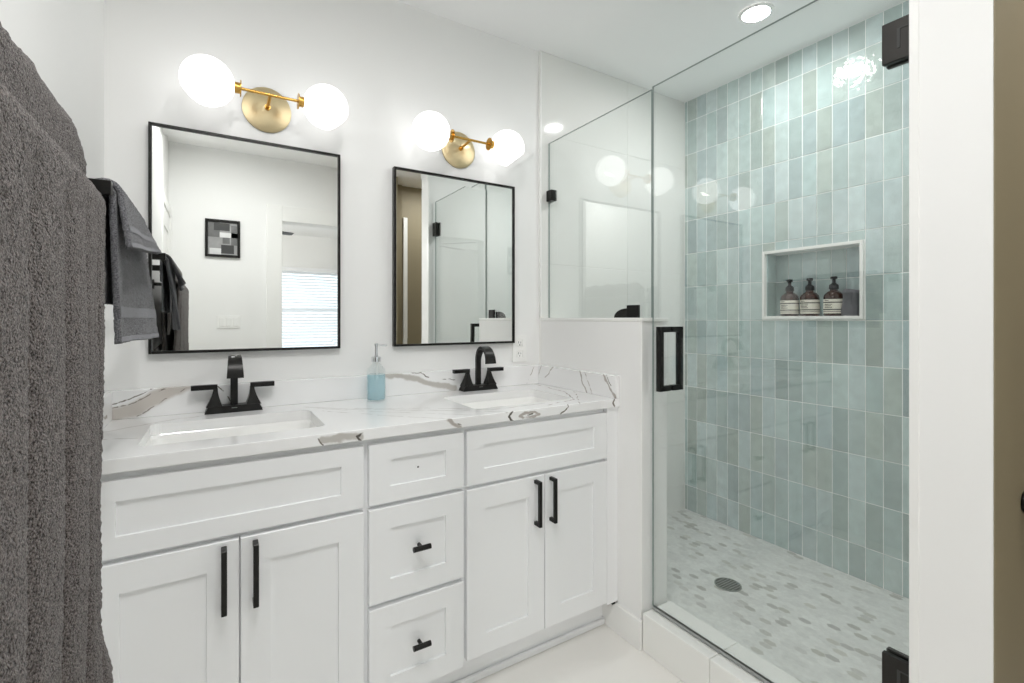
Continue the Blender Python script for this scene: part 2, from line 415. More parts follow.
# shower floor: elongated hexagon mosaic
random.seed(4)
sf = MB().box(XH+.142, XT, YE, -.012, 0, ZS-.0015).obj('floor_shower', 'mosg'); struct(sf, 'grey and white marble mosaic shower floor', 'floor')
b = MB(); lay = b.bm.loops.layers.float_color.new('tint')
hwid, hlen = .0125, .0245           # half width (x), half length (y)
pitchx = 2*hwid; pitchy = hlen*1.52
i = 0; y = YE+.01
def hexpts(cx, cy, k):
    w = hwid-k; l = hlen-k*1.1; m = hlen*.52-k*.35
    return [(cx, cy-l), (cx+w, cy-m), (cx+w, cy+m), (cx, cy+l), (cx-w, cy+m), (cx-w, cy-m)]
x_lo, x_hi, y_lo, y_hi = XH+.145, XT-.002, YE+.002, -.015
def clipc(v, a, c): return max(a, min(c, v))
while y < y_hi+.02:
    x = x_lo+(hwid if i % 2 else 0)
    while x < x_hi+.02:
        if random.random() < .86: g_ = random.uniform(212, 228); c = (g_, g_+1, g_-1)
        else: g_ = random.uniform(172, 205); c = (g_, g_, g_-random.uniform(2, 8))
        pts = [(clipc(px, x_lo, x_hi), clipc(py, y_lo, y_hi)) for px, py in hexpts(x, y, .0009)]
        ar = abs(sum(pts[k][0]*pts[(k+1) % 6][1]-pts[(k+1) % 6][0]*pts[k][1] for k in range(6)))/2
        if ar > 1e-4 and len(set(pts)) >= 3:
            dz_ = random.uniform(-.0002, .0002)
            up = []
            for q in pts:
                if not up or (abs(q[0]-up[-1][0])+abs(q[1]-up[-1][1])) > 1e-5: up.append(q)
            if len(up) >= 3:
                f = b.quad([(px, py, ZS+dz_) for px, py in up])
                for lp in f.loops: lp[lay] = (*s2l(c), 1)
        x += pitchx
    y += pitchy; i += 1
b.obj('mosaic', 'mosaic', sf, recalc=False)

# green tiled wall with niche
NY0, NY1, NZ0, NZ1 = -.918, -.480, 1.181, 1.515      # outer outline of niche frame
random.seed(11)
wr = MB()
wr.box(XT, XT+.2, -.95+.028, -1.7, -.05, H) if False else None
wr.box(XT, XT+.12, -1.7, NY0+.015, -.05, H); wr.box(XT, XT+.12, NY1-.015, 0, -.05, H)
wr.box(XT, XT+.12, NY0+.015, NY1-.015, -.05, NZ0+.012); wr.box(XT, XT+.12, NY0+.015, NY1-.015, NZ1-.012, H)
wr.box(XT+.088, XT+.12, NY0, NY1, NZ0, NZ1)
wro = wr.obj('wall_right', 'tileg'); struct(wro, 'shower wall of stacked pale green glazed tiles', 'wall')
PAL = [(178, 199, 197), (172, 195, 194), (184, 203, 201), (166, 186, 184), (176, 193, 188), (180, 199, 200), (170, 191, 193), (160, 178, 174), (188, 206, 206), (175, 197, 195), (169, 184, 177), (164, 184, 185)]
b = MB(); lay = b.bm.loops.layers.float_color.new('tint')
def tile(mb, y0, y1, z0, z1, xf, flip=1, th=.0018):
    """one glazed tile with pillowed edge, slightly out of plane; front towards -X"""
    g_ = .0016; y0 += g_; y1 -= g_; z0 += g_; z1 -= g_
    if y1-y0 < .003 or z1-z0 < .003: return
    c = random.choice(PAL); k = random.uniform(.88, 1.06)
    if random.random() < .12: k *= .88
    av = sum(c)/3; c = [v+(av-v)*.13+2 for v in c]
    col = (*[v*k for v in s2l(c)], 1)
    ty, tz, dx = random.gauss(0, .007), random.gauss(0, .003), random.uniform(-.0003, .0003)
    cy, cz = (y0+y1)/2, (z0+z1)/2; e = .0012
    def p(y, z, d): return (xf-d+dx+(y-cy)*ty+(z-cz)*tz, y, z)
    o = [(y0, z0), (y1, z0), (y1, z1), (y0, z1)]
    n_ = [(y0+e, z0+e), (y1-e, z0+e), (y1-e, z1-e), (y0+e, z1-e)]
    A = [mb.bm.verts.new(p(*q, 0)) for q in o]; B = [mb.bm.verts.new(p(*q, th-.0007)) for q in o]; D = [mb.bm.verts.new(p(*q, th)) for q in n_]
    fs = []
    for X, Y in ((A, B), (B, D)):
        for k2 in range(4): fs.append(mb.bm.faces.new((X[k2], Y[k2], Y[(k2+1) % 4], X[(k2+1) % 4])))
    fs.append(mb.bm.faces.new(D[::-1] if flip else D))
    for f in fs:
        for lp in f.loops: lp[lay] = col
rows = [ZS] + [.2225+.1905*k for k in range(12)] + [H-.002]
cols = [-.013, -.032] + [-.032-.0636*k for k in range(1, 23)]
for r0, r1 in zip(rows[:-1], rows[1:]):
    for c1, c0 in zip(cols[:-1], cols[1:]):
        if c0 < YE: c0 = YE+.001
        if c1 < YE+.004: continue
        inside = c0 > NY0-.015 and c1 < NY1+.015
        if inside and r1 > NZ0+.02 and r0 < NZ1-.02:
            if r1 > NZ1+.005: tile(b, c0, c1, NZ1, r1, XT)
            continue
        tile(b, c0, c1, r0, r1, XT)
b.obj('tiles', 'tile', wro)
# niche interior
b = MB(); lay = b.bm.loops.layers.float_color.new('tint')
for r0, r1 in ((NZ0+.014, 1.3655), (1.3655, NZ1-.014)):
    for k in range(7):
        c1 = NY1-.016-.0636*k; c0 = max(c1-.0636, NY0+.016)
        if c1-c0 > .006: tile(b, c0, c1, r0, r1, XT+.087)
b.obj('niche_tiles', 'tile', wro)
# niche side walls tiled (left and right), as thin slabs with the same glaze
b = MB(); lay = b.bm.loops.layers.float_color.new('tint')
for yy, s_ in ((NY1-.016, -1), (NY0+.016, 1)):
    for r0, r1 in ((NZ0+.014, 1.3655), (1.3655, NZ1-.014)):
        n0 = len(b.bm.faces); b.box(XT+.004, XT+.082, min(yy, yy+s_*.004), max(yy, yy+s_*.004), r0+.001, r1-.001, .001, 1)
        b.bm.faces.ensure_lookup_table(); c = s2l(random.choice(PAL))
        for f in b.bm.faces[n0:]:
            for lp in f.loops: lp[lay] = (*c, 1)
b.obj('niche_side_tiles', 'tile', wro)
b = MB(); w = .014; xf0, xf1 = XT-.011, XT+.086
b.box(xf0, XT+.012, NY0, NY0+w, NZ0, NZ1, .002, 2); b.box(xf0, XT+.012, NY1-w, NY1, NZ0, NZ1, .002, 2)
b.box(xf0, XT+.012, NY0+w, NY1-w, NZ1-w, NZ1, .002, 2); b.box(xf0, xf1, NY0+w, NY1-w, NZ0, NZ0+w, .002, 2)
b.obj('niche_frame', 'curb', wro)

# ------------------------------------------------------------------ bedroom behind (seen in the mirror)
struct(MB().box(-1.6, 3.1, -6.1, YC, -.05, 0).obj('floor_bedroom', 'wood'), 'bedroom floor beyond the doorway', 'floor')
wx0, wx1, wz0, wz1 = .55, 2.3, .35, 1.9
bd = MB(); bd.box(-1.6, wx0, -6.1, -6, 0, H); bd.box(wx1, 3.1, -6.1, -6, 0, H); bd.box(wx0, wx1, -6.1, -6, 0, wz0); bd.box(wx0, wx1, -6.1, -6, wz1, H)
struct(bd.obj('wall_bedroom', 'paint'), 'far bedroom wall with the blind-covered window', 'wall')
bd = MB(); bd.box(-1.6, -1.5, -6, YB-.1, 0, H); bd.box(3.0, 3.1, -6, YB-.1, 0, H)
struct(bd.obj('wall_side', 'paint'), 'side walls of the bedroom', 'wall')
w1 = thing('window_1', 'bedroom window behind white blinds, seen in mirror', 'window', (1.425, -6.05, wz0)); w1['kind'] = 'structure'
b = MB(); t_ = .04
b.box(wx0, wx0+t_, -6.07, -6.03, wz0, wz1); b.box(wx1-t_, wx1, -6.07, -6.03, wz0, wz1); b.box(wx0+t_, wx1-t_, -6.07, -6.03, wz0, wz0+t_); b.box(wx0+t_, wx1-t_, -6.07, -6.03, wz1-t_, wz1); b.box(wx0+t_, wx1-t_, -6.068, -6.032, 1.3, 1.34)
b.obj('frame', 'trim', w1)
MB().box(wx0+t_, wx1-t_, -6.052, -6.048, wz0+t_, wz1-t_).obj('pane', 'clear', w1)
bl = thing('window_blind', 'white horizontal slat blind over the bedroom window', 'blind', (1.425, -5.97, wz0))
MB().box(wx0-.02, wx1+.02, -5.995, -5.935, wz1-.01, wz1+.05, .004, 1).obj('headrail', 'blind', bl)
b = MB(); z = wz0+.02
while z < wz1-.02:
    a = R(38); c_, s_ = math.cos(a)*.024, math.sin(a)*.024
    y_ = -5.965
    pts = [(y_-c_, z+s_), (y_+c_, z-s_), (y_+c_+.001, z-s_+.002), (y_-c_+.001, z+s_+.002)]
    b.loft([[(wx0-.01, p, q) for p, q in pts], [(wx1+.01, p, q) for p, q in pts]])
    z += .044
b.obj('slats', 'blind', bl)
MB().box(wx0-.01, wx1+.01, -5.985, -5.945, wz0-.03, wz0-.01, .003, 1).obj('bottom_rail', 'blind', bl)
fn = thing('ceiling_fan', 'white ceiling fan in the bedroom, glimpsed in left mirror', 'fan', (.16, -4.35, 2.05))
b = MB(); b.cyl((.16, -4.35, 2.26), (.16, -4.35, H), .014); b.lathe([(.06, 0), (.06, .02), (.02, .05)], (.16, -4.35, H-.05)); b.obj('downrod', 'plastic', fn, 40)
MB().lathe([(0, .1), (.07, .1), (.1, .07), (.1, .02), (.07, 0), (0, 0)], (.16, -4.35, 2.16)).obj('motor', 'plastic', fn, 40)
MB().lathe([(.03, .0), (.10, -.02), (.12, -.06), (.10, -.10), (.05, -.125), (0, -.13)], (.16, -4.35, 2.158)).obj('added_fill_bowl', 'fan_fill', fn, 60)  # made-up light source that brightens the bedroom in the mirror
for k in range(5):
    a = R(-12+72*k); d = Vector((math.cos(a), math.sin(a), 0)); n_ = Vector((-d.y, d.x, 0))
    b = MB(); c0 = Vector((.16, -4.35, 2.2))
    rings = []
    for t, w_ in ((.1, .03), (.2, .055), (.5, .065), (.62, .06), (.65, .04)):
        p = c0+d*t
        rings.append([p+n_*w_+Vector((0, 0, .006)), p-n_*w_+Vector((0, 0, -.006)), p-n_*w_+Vector((0, 0, -.001)), p+n_*w_+Vector((0, 0, .011))])
    b.loft(rings); b.obj('blade', 'bronze', fn)

# ------------------------------------------------------------------ recessed lights, with two added for fill
def downlight(x, y, label):
    t = thing('recessed_light', label, 'ceiling light', (x, y, H), 'recessed ceiling lights')
    MB().lathe([(.05, -.001), (.052, -.006), (.066, -.005), (.068, -.0005)], (x, y, H), n=48).obj('trim_ring', 'plastic', t, 40)
    MB().lathe([(0, -.002), (.05, -.002)], (x, y, H), n=48).obj('lens', 'spot', t)
downlight(1.891, -.704, 'round lit recessed light in the ceiling above the shower')
downlight(1.75, -2.15, 'round lit recessed light in the ceiling of the alcove')
downlight(.30, -1.28, 'unseen recessed light added as fill over the bathroom floor')  # out of view, put in to lift the room's overall light
downlight(.04, -1.55, 'unseen recessed light added as fill behind the other bathroom fill light')  # second unseen fill light, likewise added

# ------------------------------------------------------------------ vanity
VX0, VX1, VF, VB = -.265, 1.272, -.52, -.003
va = thing('vanity_cabinet', 'white shaker double vanity with black pulls and three centre drawers', 'cabinet', (.5, -.26, 0))
b = MB(); b.box(VX0, VX0+.018, -.482, VB, .11, .85); b.box(VX1-.018, VX1, -.482, VB, .11, .85); b.box(VX0, VX1, -.482, VB, .11, .128); b.box(VX0, VX1, VB-.006, VB, .128, .85)
b.box(VX0, VX1, -.50, -.482, .11, .85)
b.obj('carcass', 'cab', va)
b = MB(); b.box(1.2415, 1.2962, -.519, -.502, .115, .85, .001, 1); b.obj('filler_strip', 'cab', va)
b = MB(); b.box(1.272, 1.288, -.515, -.495, .104, .113, .001, 1); b.obj('foot', 'black', va)
b = MB(); b.box(VX0, VX1+.015, -.448, -.43, 0, .11)
b.box(VX0, VX1+.015, -.462, -.449, 0, .022, .005, 3); b.obj('toe_kick', 'cab', va)
def front(name, x0, x1, z0, z1, rs, rz):
    b = MB(); shaker(b, x0, x1, z0, z1, -.4995, VF, rs, rz); return b.obj(name, 'cab', va)
def pull(x, z0, z1, par):
    b = MB(); w = .006
    b.box(x-w, x+w, VF-.033, VF-.022, z0, z1, .0012, 1)
    b.box(x-w, x+w, VF-.0225, VF+.0005, z0, z0+.012, .0012, 1); b.box(x-w, x+w, VF-.0225, VF+.0005, z1-.012, z1, .0012, 1)
    b.obj('handle', 'black', par)
def knob(x, z, par):
    b = MB(); b.cyl((x, VF+.001, z), (x, VF-.024, z), .0055, n=20); b.cyl((x-.026, VF-.026, z), (x+.026, VF-.026, z), .0075, n=24)
    b.obj('knob', 'black', par, 40)
front('drawer_front', -.243, .347, .664, .833, .06, .046)
front('drawer_front', .661, 1.240, .664, .833, .06, .046)
d = front('door', -.243, .0495, .124, .652, .066, .066); pull(.018, .49, .641, d)
d = front('door', .0525, .347, .124, .652, .066, .066); pull(.084, .49, .641, d)
d = front('door', .661, .9545, .124, .652, .066, .066); pull(.917, .49, .641, d)
d = front('door', .9575, 1.240, .124, .652, .066, .066); pull(.98, .49, .641, d)
d = front('drawer', .361, .650, .664, .833, .06, .046); d['label'] = 'top drawer without a knob, bare screw hole'
MB().cyl((.505, VF+.0065, .749), (.505, VF+.0125, .749), .0028, n=14).obj('screw_hole', 'slot', d)
d = front('drawer', .361, .650, .388, .652, .06, .06); knob(.505, .525, d)
d = front('drawer', .361, .650, .112, .374, .06, .06); knob(.505, .244, d)

# ------------------------------------------------------------------ countertop
GV = (176, 170, 164); DV = (112, 106, 98); LV = (206, 204, 202)
ct_o = (.51, -.27, .85)
SINKS = (.055, .945); SY0, SY1 = -.435, -.15
top_v = [
    ([(.26, -.09, ZC), (.37, -.20, ZC), (.52, -.315, ZC), (.70, -.44, ZC), (.80, -.53, ZC)], .005, LV),
    ([(.29, -.14, ZC), (.42, -.28, ZC), (.56, -.40, ZC), (.70, -.53, ZC)], .004, LV),
    ([(.30, -.20, ZC), (.47, -.40, ZC), (.60, -.53, ZC)], .004, LV),
    ([(.40, -.21, ZC), (.62, -.34, ZC), (.78, -.47, ZC), (1.0, -.46, ZC)], .005, LV),
    ([(.98, -.5, ZC), (1.14, -.45, ZC), (1.22, -.30, ZC), (1.25, -.03, ZC)], .004, GV),
    ([(1.1, -.53, ZC), (1.21, -.38, ZC), (1.262, -.3, ZC)], .003, GV),
    ([(-.24, -.30, ZC), (-.17, -.33, ZC)], .005, LV), ([(-.25, -.20, ZC), (-.1, -.10, ZC), (.0, -.085, ZC)], .005, LV),
    ([(.235, -.53, .868), (.29, -.53, .866), (.335, -.53, .866)], .013, (186, 183, 178)),
    ([(.224, -.53, .872), (.229, -.53, .862), (.240, -.53, .852)], .003, DV), ([(.340, -.53, .876), (.326, -.53, .866), (.330, -.53, .858), (.341, -.53, .851)], .0042, (84, 80, 74)),
    ([(.600, -.53, .880), (.612, -.53, .866), (.632, -.53, .856)], .009, GV), ([(.618, -.53, .876), (.624, -.53, .868), (.636, -.53, .864)], .003, DV),
    ([(.822, -.53, .882), (.806, -.53, .868), (.822, -.53, .852)], .0045, (96, 92, 86)),
    ([(.845, -.53, .864), (.87, -.53, .873), (.905, -.53, .872), (.922, -.53, .865), (.90, -.53, .857), (.86, -.53, .857), (.845, -.53, .864)], .006, GV),
    ([(.868, -.53, .863), (.895, -.53, .867)], .0035, (92, 88, 82)),
    ([(1.015, -.53, .853), (1.035, -.53, .862), (1.046, -.53, .874), (1.046, -.53, .882)], .0036, DV),
    ([(1.27, -.53, .884), (1.262, -.53, .868), (1.268, -.53, .852)], .005, DV),
]
bs_v = [
    ([(-.268, -.02, .892), (-.20, -.02, .912), (-.13, -.02, .952), (-.05, -.02, .988)], .028, (200, 194, 188)),
    ([(-.262, -.02, .928), (-.222, -.02, .940), (-.169, -.02, .962), (-.13, -.02, .984)], .0032, (120, 114, 106)),
    ([(-.262, -.02, .916), (-.201, -.02, .930), (-.14, -.02, .960), (-.10, -.02, .972)], .0026, (136, 130, 122)),
    ([(-.215, -.02, .882), (-.169, -.02, .906), (-.132, -.02, .934), (-.067, -.02, .968)], .0022, (150, 144, 138)),
    ([(.0, -.02, .97), (.03, -.02, .945), (.042, -.02, .915)], .0025, DV), ([(.012, -.02, .945), (.03, -.02, .925)], .0025, GV), ([(.07, -.02, .90), (.09, -.02, .89)], .003, GV),
    ([(.53, -.02, .968), (.617, -.02, .958), (.70, -.02, .935), (.76, -.02, .912), (.85, -.02, .893)], .015, (192, 188, 183)),
    ([(.60, -.02, .975), (.699, -.02, .962), (.76, -.02, .938), (.80, -.02, .930), (.853, -.02, .928)], .0026, DV),
    ([(1.215, -.02, .888), (1.258, -.02, .97)], .003, GV),
]
SX = 1.2765
ss_v = [
    ([(SX, -.045, .972), (SX, -.022, .905)], .003, GV), ([(SX, -.140, .972), (SX, -.10, .935), (SX, -.056, .898)], .0042, GV),
    ([(SX, -.322, .975), (SX, -.335, .93), (SX, -.368, .882)], .005, GV), ([(SX, -.35, .975), (SX, -.37, .925), (SX, -.395, .882)], .0028, GV),
    ([(SX, -.455, .972), (SX, -.492, .931), (SX, -.525, .885)], .006, GV), ([(SX, -.47, .975), (SX, -.505, .931)], .0025, DV),
    ([(1.278, -.53, .91), (1.275, -.53, .885)], .008, (150, 145, 138)),
]
ct = MB().box(-.276, 1.2962, -.53, -.002, .851, ZC, .0025, 2).obj('countertop', quartz('veined_quartz_top', ct_o, top_v), None, None, ct_o)
tag(ct, 'white grey-veined quartz countertop with two undermount sinks', 'countertop')
for sx in SINKS:
    k = MB(); k.loft([rrect(sx, (SY0+SY1)/2, .21, (SY1-SY0)/2, .025, .82), rrect(sx, (SY0+SY1)/2, .21, (SY1-SY0)/2, .025, .92)])
    cut(ct, k.obj('cutter', 'porc'))
MB().box(-.276, 1.2962, -.021, -.002, ZC+.0003, .968, .002, 2).obj('backsplash', quartz('veined_quartz_back', ct_o, bs_v), ct)
MB().box(1.2765, 1.2962, -.528, -.0215, ZC+.0003, .968, .002, 2).obj('side_splash', quartz('veined_quartz_side', ct_o, ss_v), ct)
MB().box(-.276, -.258, -.528, -.0215, ZC+.0003, .968, .002, 2).obj('side_splash', quartz('veined_quartz_left', ct_o, [([(-.26, -.1, .9), (-.26, -.3, .96)], .006, GV)]), ct)

def sink(x, label):
    cy = (SY0+SY1)/2; hy = (SY1-SY0)/2
    t = thing('sink', label, 'sink', (x, cy, .70), 'undermount sinks in the countertop')
    b = MB()
    b.loft([rrect(x, cy, .235, hy+.024, .03, .8505), rrect(x, cy, .211, hy+.001, .028, .8505), rrect(x, cy, .206, hy-.004, .035, .84), rrect(x, cy, .196, hy-.014, .04, .76), rrect(x, cy, .18, hy-.03, .05, .735), rrect(x, cy, .10, hy-.08, .04, .728)], cap0=False, cap1=True)
    b.loft([rrect(x, cy, .235, hy+.024, .03, .8505), rrect(x, cy, .235, hy+.024, .03, .84), rrect(x, cy, .2, hy-.005, .04, .73), rrect(x, cy, .11, hy-.07, .04, .715)], cap0=False, cap1=True)
    b.obj('basin', 'porc', t, 50)
    MB().lathe([(0, .006), (.012, .006), (.02, .003), (.022, 0)], (x, cy, .728)).obj('drain_plug', 'black', t, 40)
    return t
sink(SINKS[0], 'white rectangular undermount sink below the left mirror')
sink(SINKS[1], 'white rectangular undermount sink below the right mirror')

# ------------------------------------------------------------------ faucets
def make_faucet(x, label):
    t = thing('faucet', label, 'faucet', (x, -.048, ZC), 'matte black bathroom faucets')
    z = ZC+.0005; yb, yf = -.026, -.074
    b = MB()   # tapered base plate
    def rect(hx, y0, y1, zz): return [(x-hx, y1, zz), (x+hx, y1, zz), (x+hx, y0, zz), (x-hx, y0, zz)]
    b.loft([rect(.081, yb, yf, z), rect(.079, yb-.001, yf+.001, z+.008), rect(.071, yb-.002, yf+.003, z+.022)])
    b.obj('base_plate', 'black', t)
    MB().box(x-.008, x+.008, yf+.0012, yf+.0022, z+.0135, z+.0155).obj('logo_mark', 'steel', t)
    for s_ in (-1, 1):
        b = MB(); rings = []
        xc = x+s_*.055
        for k in range(8):
            u = k/7; hw_ = .0165*(1-u)**1.7+.0060; zz = z+.02+.058*u
            cx = xc-s_*.004*u
            rings.append([(cx-hw_, yf+.004+.014*u, zz), (cx+hw_, yf+.004+.014*u, zz), (cx+hw_, yb-.003-.012*u, zz), (cx-hw_, yb-.003-.012*u, zz)])
        b.loft(rings)
        xa, xb = xc-s_*.009, xc+s_*.062
        b.box(min(xa, xb), max(xa, xb), -.062, -.040, z+.075, z+.0905, .0015, 2)
        b.obj('handle', 'black', t)
    # arched ribbon spout, wider towards the outlet
    b = MB(); rings = []
    path = []
    for k in range(6): path.append((-.046, z+.015+.106*k/5))
    rr = .054
    for k in range(1, 21):
        a = PI-PI*.97*k/20
        path.append((-.046-rr-rr*math.cos(a), z+.121+rr*1.1*math.sin(a)))
    path.append((path[-1][0]-.001, path[-1][1]-.009))
    n_ = len(path)
    for k, (yy, zz) in enumerate(path):
        p0 = path[max(0, k-1)]; p1 = path[min(n_-1, k+1)]
        ty, tz = p1[0]-p0[0], p1[1]-p0[1]; l = math.hypot(ty, tz); ny, nz = -tz/l, ty/l
        u = k/(n_-1); hw_ = .0105+.0125*max(0, (u-.2)/.8); th = .0068-.002*u
        rings.append([(x-hw_, yy+ny*th, zz+nz*th), (x+hw_, yy+ny*th, zz+nz*th), (x+hw_, yy-ny*th, zz-nz*th), (x-hw_, yy-ny*th, zz-nz*th)])
    b.loft(rings); o = b.obj('spout', 'black', t, 35)
    return t
make_faucet(.053, 'matte black two-handle arched faucet below the left mirror')
make_faucet(.949, 'matte black two-handle arched faucet below the right mirror')

# ------------------------------------------------------------------ soap dispenser
bx, by = .507, -.078
t = thing('soap_dispenser', 'clear glass pump bottle of blue soap on the countertop', 'soap dispenser', (bx, by, ZC))
z = ZC+.0005
MB().lathe([(0, .0), (.026, 0), (.029, .003), (.029, .098), (.027, .108), (.018, .120), (.0125, .125), (.0125, .134)], (bx, by, z), n=40).obj('bottle', 'clear', t, 60)
MB().lathe([(0, .004), (.0265, .004), (.0272, .008), (.0272, .090), (0, .0905)], (bx, by, z), n=40).obj('liquid', 'soap', t, 60)
b = MB(); b.lathe([(0, .134), (.0145, .134), (.0145, .150), (.008, .153), (.0048, .154), (.0048, .188), (.0055, .188), (.0055, .197), (0, .198)], (bx, by, z), n=28)
b.cyl((bx, by, z+.193), (bx+.028, by-.016, z+.189), .0032, .0028, 14)
b.obj('pump', 'chrome', t, 40)
MB().cyl((bx, by, z+.012), (bx+.003, by, z+.13), .002, n=10).obj('dip_tube', 'plastic', t, 60)
t.scale = (1.2, 1.2, 1.06)

# ------------------------------------------------------------------ mirrors
def make_mirror(x0, x1, z0, z1, label):
    t = thing('wall_mirror', label, 'mirror', ((x0+x1)/2, 0, z0), 'black framed vanity mirrors')
    fw = .0085; d = -.026
    b = MB()
    b.box(x0, x0+fw, d, -.001, z0, z1, .001, 1); b.box(x1-fw, x1, d, -.001, z0, z1, .001, 1)
    b.box(x0+fw, x1-fw, d, -.001, z0, z0+fw, .001, 1); b.box(x0+fw, x1-fw, d, -.001, z1-fw, z1, .001, 1)
    b.obj('frame', 'black', t)
    a0, a1, c0, c1 = x0+fw, x1-fw, z0+fw, z1-fw; bw_ = .024; y0, y1 = -.0195, -.0199
    b = MB()
    O = [b.bm.verts.new(p) for p in ((a0, y0, c0), (a1, y0, c0), (a1, y0, c1), (a0, y0, c1))]
    I = [b.bm.verts.new(p) for p in ((a0+bw_, y1, c0+bw_), (a1-bw_, y1, c0+bw_), (a1-bw_, y1, c1-bw_), (a0+bw_, y1, c1-bw_))]
    K = [b.bm.verts.new(p) for p in ((a0, -.006, c0), (a1, -.006, c0), (a1, -.006, c1), (a0, -.006, c1))]
    b.bm.faces.new(I); b.bm.faces.new(K[::-1])
    for k in range(4):
        b.bm.faces.new((O[k], O[(k+1) % 4], I[(k+1) % 4], I[k])); b.bm.faces.new((K[k], K[(k+1) % 4], O[(k+1) % 4], O[k]))
    b.obj('mirror_glass', 'mirror', t)
make_mirror(-.173, .391, 1.074, 1.784, 'thin black framed mirror above the left sink')
make_mirror(.592, 1.146, 1.074, 1.776, 'thin black framed mirror above the right sink')

# ------------------------------------------------------------------ wall lights
def make_sconce(x, z, label):
    t = thing('wall_light', label, 'wall light', (x, 0, z), 'brass two-globe wall lights')
    y = -.12; zg = z+.006
    MB().lathe([(.0, -.024), (.012, -.023), (.07, -.012), (.076, -.008), (.076, -.0005)], (x, 0, z), 'Y', n=64).obj('backplate', 'brass_plate', t, 40)
    b = MB(); b.cyl((x, -.022, z), (x, y, zg), .0052, n=20); b.cyl((x, -.022, z), (x, -.034, z+.001), .009, n=20); b.obj('stem', 'brass', t, 40)
    b = MB(); b.cyl((x-.085, y, zg), (x+.085, y, zg), .0048, n=20); b.obj('bar', 'brass', t, 40)
    for s_ in (-1, 1):
        b = MB(); b.cyl((x+s_*.082, y, zg), (x+s_*.085, y, zg), .025, n=40); b.cyl((x+s_*.085, y, zg), (x+s_*.104, y, zg), .0165, n=32)
        b.obj('socket', 'brass', t, 40)
        c = Vector((x+s_*.171, y, zg)); Rg = .0725
        dv = Vector((s_*.62, -.10, -.78)).normalized()
        prof = []
        amax = math.acos(.80)
        for k in range(25):
            a = PI-(PI-amax)*k/24
            prof.append((max(0, Rg*math.sin(a)), Rg*math.cos(a)))
        prof.append((prof[-1][0]-.004, prof[-1][1]-.001))
        gl = MB().lathe(prof, c, dirv=dv, n=48).obj('globe', 'globe', t, 180)
        MB().lathe([(0, .026), (.014, .022), (.024, .008), (.024, -.008), (.016, -.022), (.012, -.03), (0, -.03)], c, dirv=dv, n=24).obj('bulb', 'bulb', gl, 180)
make_sconce(.152, 1.9, 'brass wall light with two lit globes above the left mirror')
make_sconce(.877, 1.897, 'brass wall light with two lit globes above the right mirror')

# ------------------------------------------------------------------ shower glass
gt = .004
pn = thing('glass_panel', 'fixed clear glass panel standing on the half wall', 'glass panel', (XG, -.31, 1.1865))
def pane(x, y0, y1, z0, z1, name, par):
    b = MB(); b.box(x-gt, x+gt, y0, y1, z0, z1)
    for f in b.bm.faces:
        if abs(f.normal.x) < .5: f.material_index = 1
    return b.obj(name, ['glass', 'glassedge'], par, recalc=False)
pane(XG, -.642, -.014, 1.1865, 2.012, 'pane', pn)
b = MB(); b.box(XG-.016, XG+.016, -.052, -.0125, 1.735, 1.785, .002, 2); b.obj('clamp', 'black', pn)
b = MB(); b.box(XG-.016, XG-.0052, -.590, -.531, 1.1865, 1.234, .002, 2)
pts = [(-.545, 1.1868), (-.51, 1.1868)]+[(-.51+.068*math.cos(R(a)), 1.1868+.036*math.sin(R(a))) for a in range(0, 91, 10)]+[(-.545, 1.2228)]
pts = pts[:1]+pts[2:]
b.loft([[(XG+.0052, p, q) for p, q in pts], [(XG+.011, p, q) for p, q in pts]])
b.obj('clamp', 'black', pn)
dr = thing('shower_door', 'frameless clear glass shower door with black handle and hinges', 'shower door', (XG, -1.0, .137))
pane(XG, -1.40, -.647, .148, 2.02, 'pane', dr)
b = MB(); b.box(XG-.007, XG+.007, -1.398, -.648, .1365, .148, .002, 1); b.obj('door_sweep', 'seal', dr)
def hinge(z0, z1):
    b = MB(); b.box(XG-.019, XG-.0052, -1.4115, -1.352, z0, z1, .002, 2); b.box(XG+.0052, XG+.019, -1.4115, -1.352, z0, z1, .002, 2)
    h = b.obj('hinge', 'bronze', dr)
    zc = (z0+z1)/2
    b = MB(); b.box(XG-.0205, XG-.0188, -1.388, -1.382, zc-.02, zc+.022); b.box(XG-.0205, XG-.0188, -1.4115, -1.382, zc+.022, zc+.0245)
    b.obj('seam', 'slot', h)
hinge(1.774, 1.868); hinge(.308, .403)
def hbar(s_):
    b = MB(); xo = XG+s_*.05; w_ = .0095; y_ = -.722
    b.box(xo-w_, xo+w_, y_-w_, y_+w_, .933, 1.155, .001, 1)
    for z_ in (.933, 1.136):
        b.box(min(xo, XG+s_*.0055), max(xo, XG+s_*.0055), y_-w_, y_+w_, z_, z_+.019, .001, 1)
    return b
b = hbar(-1); o1 = b.obj('handle', 'black', dr); b = hbar(1); o2 = b.obj('handle', 'black', dr)

# drain
t = thing('shower_drain', 'round dark metal drain grate in the mosaic shower floor', 'drain', (1.806, -.634, ZS))
MB().lathe([(0, .0006), (.052, .0006), (.052, .003), (.047, .0035), (.047, .0015), (0, .0015)], (1.806, -.634, ZS), n=48).obj('ring', 'steel', t, 40)
b = MB()
MB().lathe([(0, .0018), (.0465, .0018)], (1.806, -.634, ZS), n=40).obj('well', 'slot', t)
for k in range(-3, 4):
    l = math.sqrt(.046**2-(k*.012)**2); b.box(1.806-l, 1.806+l, -.634+k*.012-.003, -.634+k*.012+.003, ZS+.0019, ZS+.0034)
b.obj('grate', 'steel', t)
MB().cyl((1.806+.036, -.634-.02, ZS+.0034), (1.806+.036, -.634-.02, ZS+.0046), .005, n=14).obj('screw', 'chrome', t)

